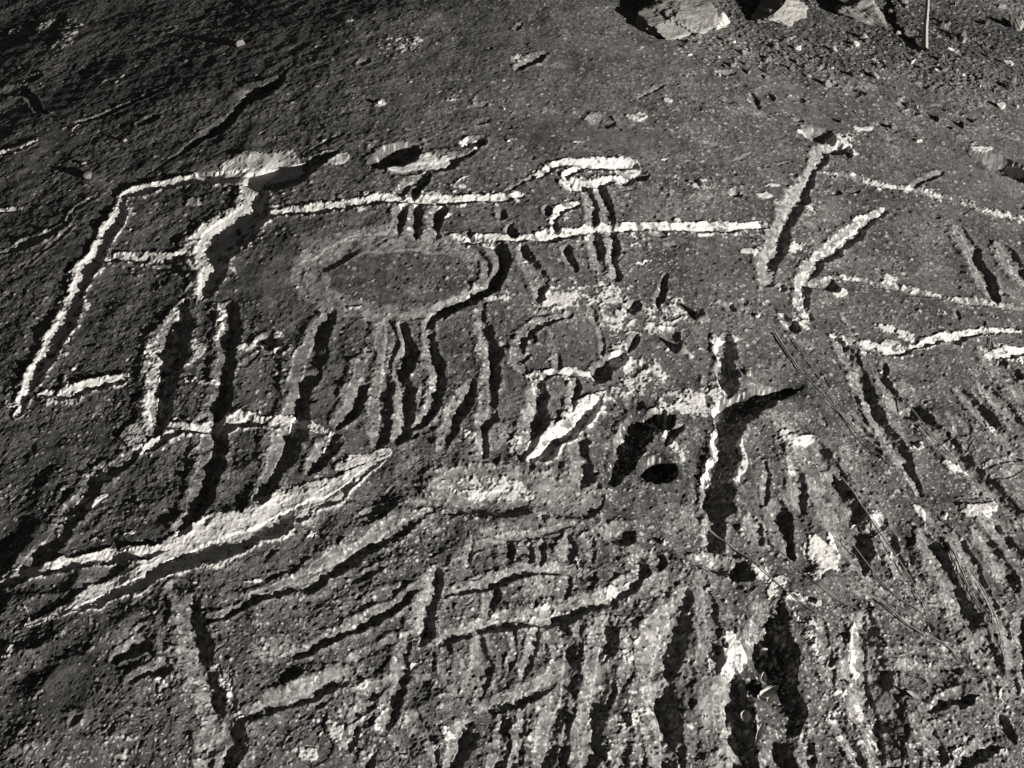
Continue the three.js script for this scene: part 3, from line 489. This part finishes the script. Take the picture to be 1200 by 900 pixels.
// ------------------------------------------------------------------ the rock and its carved parts
const rock = new THREE.Group(); rock.name = 'rock_outcrop';
rock.userData = { kind: 'structure', label: 'dark weathered rock face covered with carved grooves and pale crust' };
scene.add(rock);
function pieceGeometry(tris) {                                        // tris: list of grid indices, three per face
  const map = new Map(), idx = new Uint32Array(tris.length), order = [];
  for (let k = 0; k < tris.length; k++) { let m = map.get(tris[k]); if (m === undefined) { m = order.length; map.set(tris[k], m); order.push(tris[k]); } idx[k] = m; }
  return buildGeo(order, idx);
}
function buildGeo(order, idx) {
  const n = order.length, p = new Float32Array(n * 3), q = new Float32Array(n * 3), c = new Float32Array(n * 3), uv = new Float32Array(n * 2);
  for (let k = 0; k < n; k++) { const o = order[k]; p[k * 3] = vx[o]; p[k * 3 + 1] = hy[o]; p[k * 3 + 2] = vz[o]; for (let a = 0; a < 3; a++) { q[k * 3 + a] = nor[o * 3 + a]; c[k * 3 + a] = col[o * 3 + a]; } uv[k * 2] = vx[o] / 0.4; uv[k * 2 + 1] = vz[o] / 0.4; }
  const g = new THREE.BufferGeometry(); g.setAttribute('position', new THREE.BufferAttribute(p, 3)); g.setAttribute('normal', new THREE.BufferAttribute(q, 3)); g.setAttribute('color', new THREE.BufferAttribute(c, 3)); g.setAttribute('uv', new THREE.BufferAttribute(uv, 2)); g.setIndex(new THREE.BufferAttribute(idx, 1));
  return g;
}
function addPiece(name, geo, parent) { const m = new THREE.Mesh(geo, rockMat); m.name = name; m.castShadow = m.receiveShadow = true; parent.add(m); return m; }
{
  const lists = grooves.map(() => []), rest = new Uint32Array((nu - 1) * (nz - 1) * 6); let rn = 0;
  for (let j = 0; j < nz - 1; j++) for (let i = 0; i < nu - 1; i++) {
    const a = j * nu + i, b = a + 1, c = a + nu, d = c + 1, g = Math.max(gid[a], gid[d]);
    if (g >= 0) lists[g].push(a, c, b, b, c, d); else { rest[rn++] = a; rest[rn++] = c; rest[rn++] = b; rest[rn++] = b; rest[rn++] = c; rest[rn++] = d; }
  }
  const remap = new Int32Array(N).fill(-1), order = []; const idx = rest.slice(0, rn);
  for (let k = 0; k < rn; k++) { let m = remap[idx[k]]; if (m < 0) { m = order.length; remap[idx[k]] = m; order.push(idx[k]); } idx[k] = m; }
  addPiece('rock_surface', buildGeo(order, idx), rock);
  const LABEL = {
    carved_standing_figure: 'square-headed carved figure with white crusted grooves', carved_oval_figure: 'carved oval ring with a row of leg-like grooves below it',
    carved_capped_figure: 'small carved figure with a crusted flat cap and short legs', carved_hatted_figure: 'small carved figure with a ring-shaped hat and two long legs',
    carved_long_groove: 'long pale sweeping groove', carved_upright: 'forked upright groove', carved_loop: 'small carved loop', carved_ribbed_figure: 'ribbed carved figure of curved cross lines and long strokes',
  };
  const figs = {};
  grooves.forEach((g, id) => {
    if (!g.fig || lists[id].length < 60) return;
    const geo = pieceGeometry(lists[id]);
    if (LABEL[g.fig]) {
      if (!figs[g.fig]) { const f = new THREE.Group(); f.name = g.fig; f.userData.label = LABEL[g.fig]; rock.add(f); figs[g.fig] = f; }
      addPiece('carved_groove', geo, figs[g.fig]);
    } else addPiece(g.fig, geo, rock);
  });
}
// soil round the outcrop
{
  const S = 60, n = 120, g = new THREE.PlaneGeometry(2 * S, 2 * S, n, n); g.rotateX(-Math.PI / 2); const p = g.attributes.position;
  for (let i = 0; i < p.count; i++) p.setY(i, -0.95 + 0.12 * noise(p.getX(i) * 0.15, p.getZ(i) * 0.15));
  g.computeVertexNormals();
  const m = new THREE.Mesh(g, new THREE.MeshStandardMaterial({ color: new THREE.Color().setRGB(0.14, 0.135, 0.125), roughness: 1, bumpMap: grain, bumpScale: 0.01 })); m.name = 'ground'; m.userData = { kind: 'structure' }; m.receiveShadow = true; scene.add(m);
}

// ------------------------------------------------------------------ loose things
const used = {};
const numbered = n => { const k = used[n] = (used[n] ?? -1) + 1; return k ? `${n}_${String(k).padStart(3, '0')}` : n; };
function heightAt(x, z) {                                             // the carved surface
  const j = clamp(lowB(Z, z), 1, nz - 1), tz = (z - Z[j - 1]) / (Z[j] - Z[j - 1]); let r = 0;
  for (const [jj, w] of [[j - 1, 1 - tz], [j, tz]]) { const u = x / HW[jj], i = clamp(lowB(U, u), 1, nu - 1), t = (u - U[i - 1]) / (U[i] - U[i - 1]); r += w * (hy[jj * nu + i - 1] * (1 - t) + hy[jj * nu + i] * t); }
  return r;
}
const mPerPx = (x, z) => 2 * TH * (-camera.position.y * fwd.y + (z - camera.position.z) * fwd.z) / 1200;
function stoneGeo(seed, det, cuts, rough) {
  const r = rng(seed); let g = new THREE.IcosahedronGeometry(1, det); g.deleteAttribute('uv'); g.deleteAttribute('normal'); g = mergeVertices(g, 1e-4);
  const pl = []; for (let i = 0; i < cuts; i++) { const a = r() * 6.283, y = r() * 2 - 1, q = Math.sqrt(1 - y * y); pl.push([q * Math.cos(a), y, q * Math.sin(a), 0.42 + 0.36 * r()]); }
  const p = g.attributes.position, c = [], o1 = r() * 50;
  for (let i = 0; i < p.count; i++) {
    const v = new THREE.Vector3().fromBufferAttribute(p, i);
    for (const [a, b, d, e] of pl) { const t = v.x * a + v.y * b + v.z * d; if (t > e) { v.x -= a * (t - e) * 0.97; v.y -= b * (t - e) * 0.97; v.z -= d * (t - e) * 0.97; } }
    const n = fbm(v.x * 3 + o1 + v.y * 1.7, v.z * 3 + v.y * 2.1, 4) - 0.35 * Math.pow(Math.max(0, noise(v.x * 9 + v.y * 6 + o1, v.z * 9 - v.y * 7)), 2) + 0.16 * noise(v.x * 17 - v.y * 13, v.z * 17 + v.y * 11 + o1); v.multiplyScalar(1 + rough * n); p.setXYZ(i, v.x, v.y, v.z);
    const t = 0.9 + 0.7 * fbm(v.x * 4 + v.y * 5 + 3 + o1, v.z * 4 - v.y * 3, 4) + 0.3 * noise(v.x * 21 + v.y * 15, v.z * 21 - v.y * 17); c.push(t, t * 0.98, t * 0.94);
  }
  g.setAttribute('color', new THREE.Float32BufferAttribute(c, 3)); g.computeVertexNormals();
  const q = []; for (let i = 0; i < p.count; i++) q.push(p.getX(i) + p.getY(i) * 0.5, p.getZ(i) + p.getY(i) * 0.5); g.setAttribute('uv', new THREE.Float32BufferAttribute(q, 2));
  return g;
}
const stoneMat = a => new THREE.MeshStandardMaterial({ color: new THREE.Color().setRGB(a, a * 0.98, a * 0.94), vertexColors: true, roughness: 0.95, bumpMap: grain, bumpScale: 0.0006 });
const SM = { white: stoneMat(0.62), pale: stoneMat(0.31), mid: stoneMat(0.22), dark: stoneMat(0.11) };
const pebbleGeos = [1, 2, 3, 4, 5, 6].map(s => stoneGeo(s * 13, 4, 11, 0.3));
const bigGeos = [1, 2, 3, 4].map(s => stoneGeo(s * 31 + 5, 40, 16, 0.3));
function thing(m, name, label, category, group) { m.name = numbered(name); m.userData = { label, category }; if (group) m.userData.group = group; m.castShadow = m.receiveShadow = true; scene.add(m); return m; }
function stoneAt(px, py, wpx, hpx, geo, mat, turn, name, label, group, sink = 0.45) {          // px, py: where its foot meets the rock
  const [x, z] = unproj(px, py), s = mPerPx(x, z), m = new THREE.Mesh(geo, mat), sx = wpx * s / 2, sy = hpx * s / 2;
  m.scale.set(sx, sy, sx * 0.85); m.rotation.y = turn; m.position.set(x, heightAt(x, z) + sy * (1 - 2 * sink) * 0.8, z - sx * 0.3);
  return thing(m, name, label, 'stone', group);
}
// stones along the top of the face
stoneAt(814, 38, 132, 40, bigGeos[0], SM.pale, 0.4, 'boulder', 'pale pitted boulder with a pointed corner at the top of the rock', null, 0.3);
stoneAt(915, 22, 110, 36, bigGeos[1], SM.pale, 1.6, 'boulder', 'pale blocky boulder beside the pitted pointed one', null, 0.3);
stoneAt(1012, 24, 96, 40, bigGeos[2], SM.mid, 2.4, 'boulder', 'grey rounded boulder with dark clefts behind the rubble', null, 0.3);
stoneAt(845, 34, 26, 30, bigGeos[3], SM.white, 0.2, 'stone', 'small white stone leaning against the pitted pale boulder', null, 0.2);
stoneAt(1192, 34, 24, 22, bigGeos[1], SM.pale, 0.2, 'stone', 'rounded pale stone beyond the rubble at the rock edge', null, 0.2);
// rubble below them
const rr = rng(99), RUB = 'rubble below the boulders';
for (let k = 0; k < 270; k++) {
  const t = rr(), px = 800 + 400 * rr(), lo = px > 1020 ? -4 : 42, py = lo + (px > 960 ? 150 : 48) * Math.pow(t, 1.4) + (px - 800) * 0.03, w = 4 + 15 * Math.pow(rr(), 3.4), q = rr();
  stoneAt(px, py, w, w * (0.6 + 0.4 * rr()), pebbleGeos[k % 6], q < 0.07 ? SM.white : q < 0.22 ? SM.pale : q < 0.55 ? SM.mid : SM.dark, rr() * 6.28, 'rubble_stone', q < 0.07 ? 'small white stone among the rubble below the boulders' : q < 0.22 ? 'small pale grey stone among the rubble below the boulders' : q < 0.55 ? 'small mid grey stone among the rubble below the boulders' : 'small dark stone among the rubble below the boulders', RUB, 0.52);
}
// single pebbles on the face
const PEB = 'loose pebbles on the carved rock';
const pebs = [[1173, 127, 14, 12, 'white'], [1148, 102, 7, 6, 'white'], [1076, 167, 11, 8, 'white'], [103, 208, 19, 10, 'mid'], [99, 192, 8, 5, 'pale'], [280, 53, 20, 10, 'mid'], [445, 122, 8, 7, 'white'], [590, 128, 7, 5, 'white'], [596, 166, 7, 5, 'white'], [978, 61, 12, 12, 'white'], [1002, 55, 14, 11, 'white'], [1012, 46, 16, 11, 'pale'], [1026, 92, 16, 12, 'pale'], [1097, 83, 6, 5, 'white'], [823, 219, 16, 9, 'pale'], [912, 340, 8, 6, 'white'], [876, 439, 13, 8, 'white'], [798, 415, 22, 24, 'mid'], [822, 376, 24, 20, 'pale'], [887, 372, 9, 6, 'white'], [1144, 867, 10, 9, 'white'], [1060, 812, 6, 6, 'pale'], [997, 803, 12, 14, 'white'], [898, 755, 13, 16, 'white'], [1176, 701, 8, 6, 'white'], [155, 841, 6, 5, 'white'], [229, 685, 6, 6, 'white'], [146, 166, 7, 6, 'pale'], [95, 30, 5, 4, 'pale'], [1157, 765, 8, 9, 'pale'], [959, 711, 12, 8, 'white'], [936, 705, 9, 7, 'white'], [1107, 607, 14, 8, 'white'], [1077, 527, 12, 9, 'white'], [1032, 436, 8, 6, 'white'], [777, 639, 10, 8, 'white']];
pebs.forEach(([x, y, w, h, t], i) => stoneAt(x, y, w, h, pebbleGeos[(i * 5) % 6], SM[t], i * 1.7, 'pebble', { white: 'small white pebble lying loose on the carved rock', pale: 'pale grey pebble lying loose on the carved rock', mid: 'flat mid grey pebble lying loose on the carved rock' }[t], PEB, 0.44));

// dry stems, root and curled leaves
const strawMat = new THREE.MeshStandardMaterial({ color: new THREE.Color().setRGB(0.34, 0.33, 0.30), roughness: 0.85 });
const leafMat = new THREE.MeshPhysicalMaterial({ color: new THREE.Color().setRGB(0.42, 0.41, 0.38), roughness: 0.9, side: THREE.DoubleSide });
function stem(pts, r, name, label, category, group) {
  const P = pts.map(([px, py, lift = 0]) => { const [x, z] = unproj(px, py); return [x, z, lift]; });
  const c0 = new THREE.CatmullRomCurve3(P.map(([x, z, l]) => new THREE.Vector3(x, l, z))), v = [];
  for (let i = 0; i <= 14; i++) { const q = c0.getPoint(i / 14), e = 0.01; let h = Math.max(heightAt(q.x, q.z), heightAt(q.x + e, q.z), heightAt(q.x - e, q.z), baseH(q.x, q.z) + 0.001); v.push(new THREE.Vector3(q.x, h + r * 0.8 + q.y, q.z)); }
  const n = 60, rs = 6, cur = new THREE.CatmullRomCurve3(v), g = new THREE.TubeGeometry(cur, n, r, rs), p = g.attributes.position;
  for (let i = 0; i <= n; i++) { const cc = cur.getPointAt(i / n), k = (1 - 0.65 * i / n) * (1 + 0.2 * noise(i * 0.5, r * 9000)); for (let j = 0; j <= rs; j++) { const o = i * (rs + 1) + j; p.setXYZ(o, cc.x + (p.getX(o) - cc.x) * k, cc.y + (p.getY(o) - cc.y) * k, cc.z + (p.getZ(o) - cc.z) * k); } }
  g.computeVertexNormals();
  return thing(new THREE.Mesh(g, strawMat), name, label, category, group);
}
stem([[1083, 62, 0], [1082, 40, 0.02], [1083, 20, 0.035], [1082, 2, 0.05], [1085, -25, 0.08]], 0.01, 'root', 'pale upright root between the boulders above the rubble', 'root');
stem([[908, 392], [935, 432], [962, 462], [1000, 505], [1042, 548]], 0.0022, 'dry_twig', 'long thin dry twig leading down to the dark diagonal grooves', 'twig');
stem([[928, 398], [950, 428], [975, 462], [1008, 500]], 0.0018, 'dry_twig', 'shorter thin dry twig running alongside the long one', 'twig');
stem([[1030, 706], [1070, 738], [1110, 760], [1142, 790]], 0.0022, 'dry_twig', 'thin dry twig slanting across the rough stone beside the pale slab', 'twig');
[[[1000, 640], [1040, 690], [1090, 728], [1140, 780]], [[830, 622], [880, 660], [930, 702], [985, 742]], [[985, 560], [1020, 610], [1060, 668], [1098, 740]], [[1136, 668], [1160, 712], [1174, 760], [1180, 800]], [[1060, 470], [1100, 520], [1150, 575]], [[1110, 640], [1135, 690], [1165, 735]], [[905, 640], [960, 690], [1010, 720]]].forEach((p, i) => stem(p, 0.0013 + 0.0003 * (i % 3), 'dry_stalk', 'thin dry grass stalk lying slantwise over the worn grooves', 'stalk', 'dry stalks lying over the grooves'));
stem([[1156, 378], [1160, 400], [1158, 412]], 0.0012, 'dry_twig', 'tiny upright dry twig beside the white stub groove', 'twig');
function leaf(px, py, len, wid, turn, curl, label) {
  const [x, z] = unproj(px, py), s = mPerPx(x, z), g = new THREE.PlaneGeometry(1, 1, 14, 6), p = g.attributes.position, L = len * s, Wd = wid * s;
  for (let i = 0; i < p.count; i++) { const u = p.getX(i) + 0.5, v = p.getY(i) * 2, w = Math.sin(Math.PI * Math.pow(u, 0.8)) * (1 + 0.15 * noise(u * 7, px)); const a = (u - 0.5) * curl, R = L / Math.max(0.3, curl); p.setXYZ(i, R * Math.sin(a), R * (1 - Math.cos(a)) + Wd * 0.35 * v * v * w + 0.001 * noise(u * 9, v * 3 + px), Wd * 0.5 * v * w * (1 - 0.2 * v * v)); }
  g.computeVertexNormals(); const m = new THREE.Mesh(g, leafMat); m.rotation.y = turn; let h = heightAt(x, z); for (const [a, b] of [[1, 0], [-1, 0], [0, 1], [0, -1]]) h = Math.max(h, heightAt(x + a * L * 0.25, z + b * L * 0.25)); m.position.set(x, h + 0.002, z);
  return thing(m, 'dry_leaf', label, 'leaf', 'dry leaves in the dark cavity');
}
{ const r = rng(321); for (let k = 0; k < 8; k++) leaf(850 + 85 * r(), 715 + 175 * r(), 8 + 12 * r(), 4 + 6 * r(), r() * 6.28, 0.6 + 1.6 * r(), 'small dry leaf scrap caught in the deep dark cavity'); }
leaf(900, 815, 36, 14, 0.5, 2.2, 'largest curled dry leaf lying in the deep dark cavity');
leaf(874, 838, 18, 16, 1.4, 0.7, 'small flat dry leaf scrap in the deep dark cavity');
leaf(889, 862, 34, 7, 1.2, 0.9, 'narrow twisted dry leaf strip in the deep dark cavity');
leaf(1075, 822, 34, 8, -0.6, 0.9, 'narrow pale leaf strip on the edge beside the small dark hollow');

renderer.render(scene, camera);
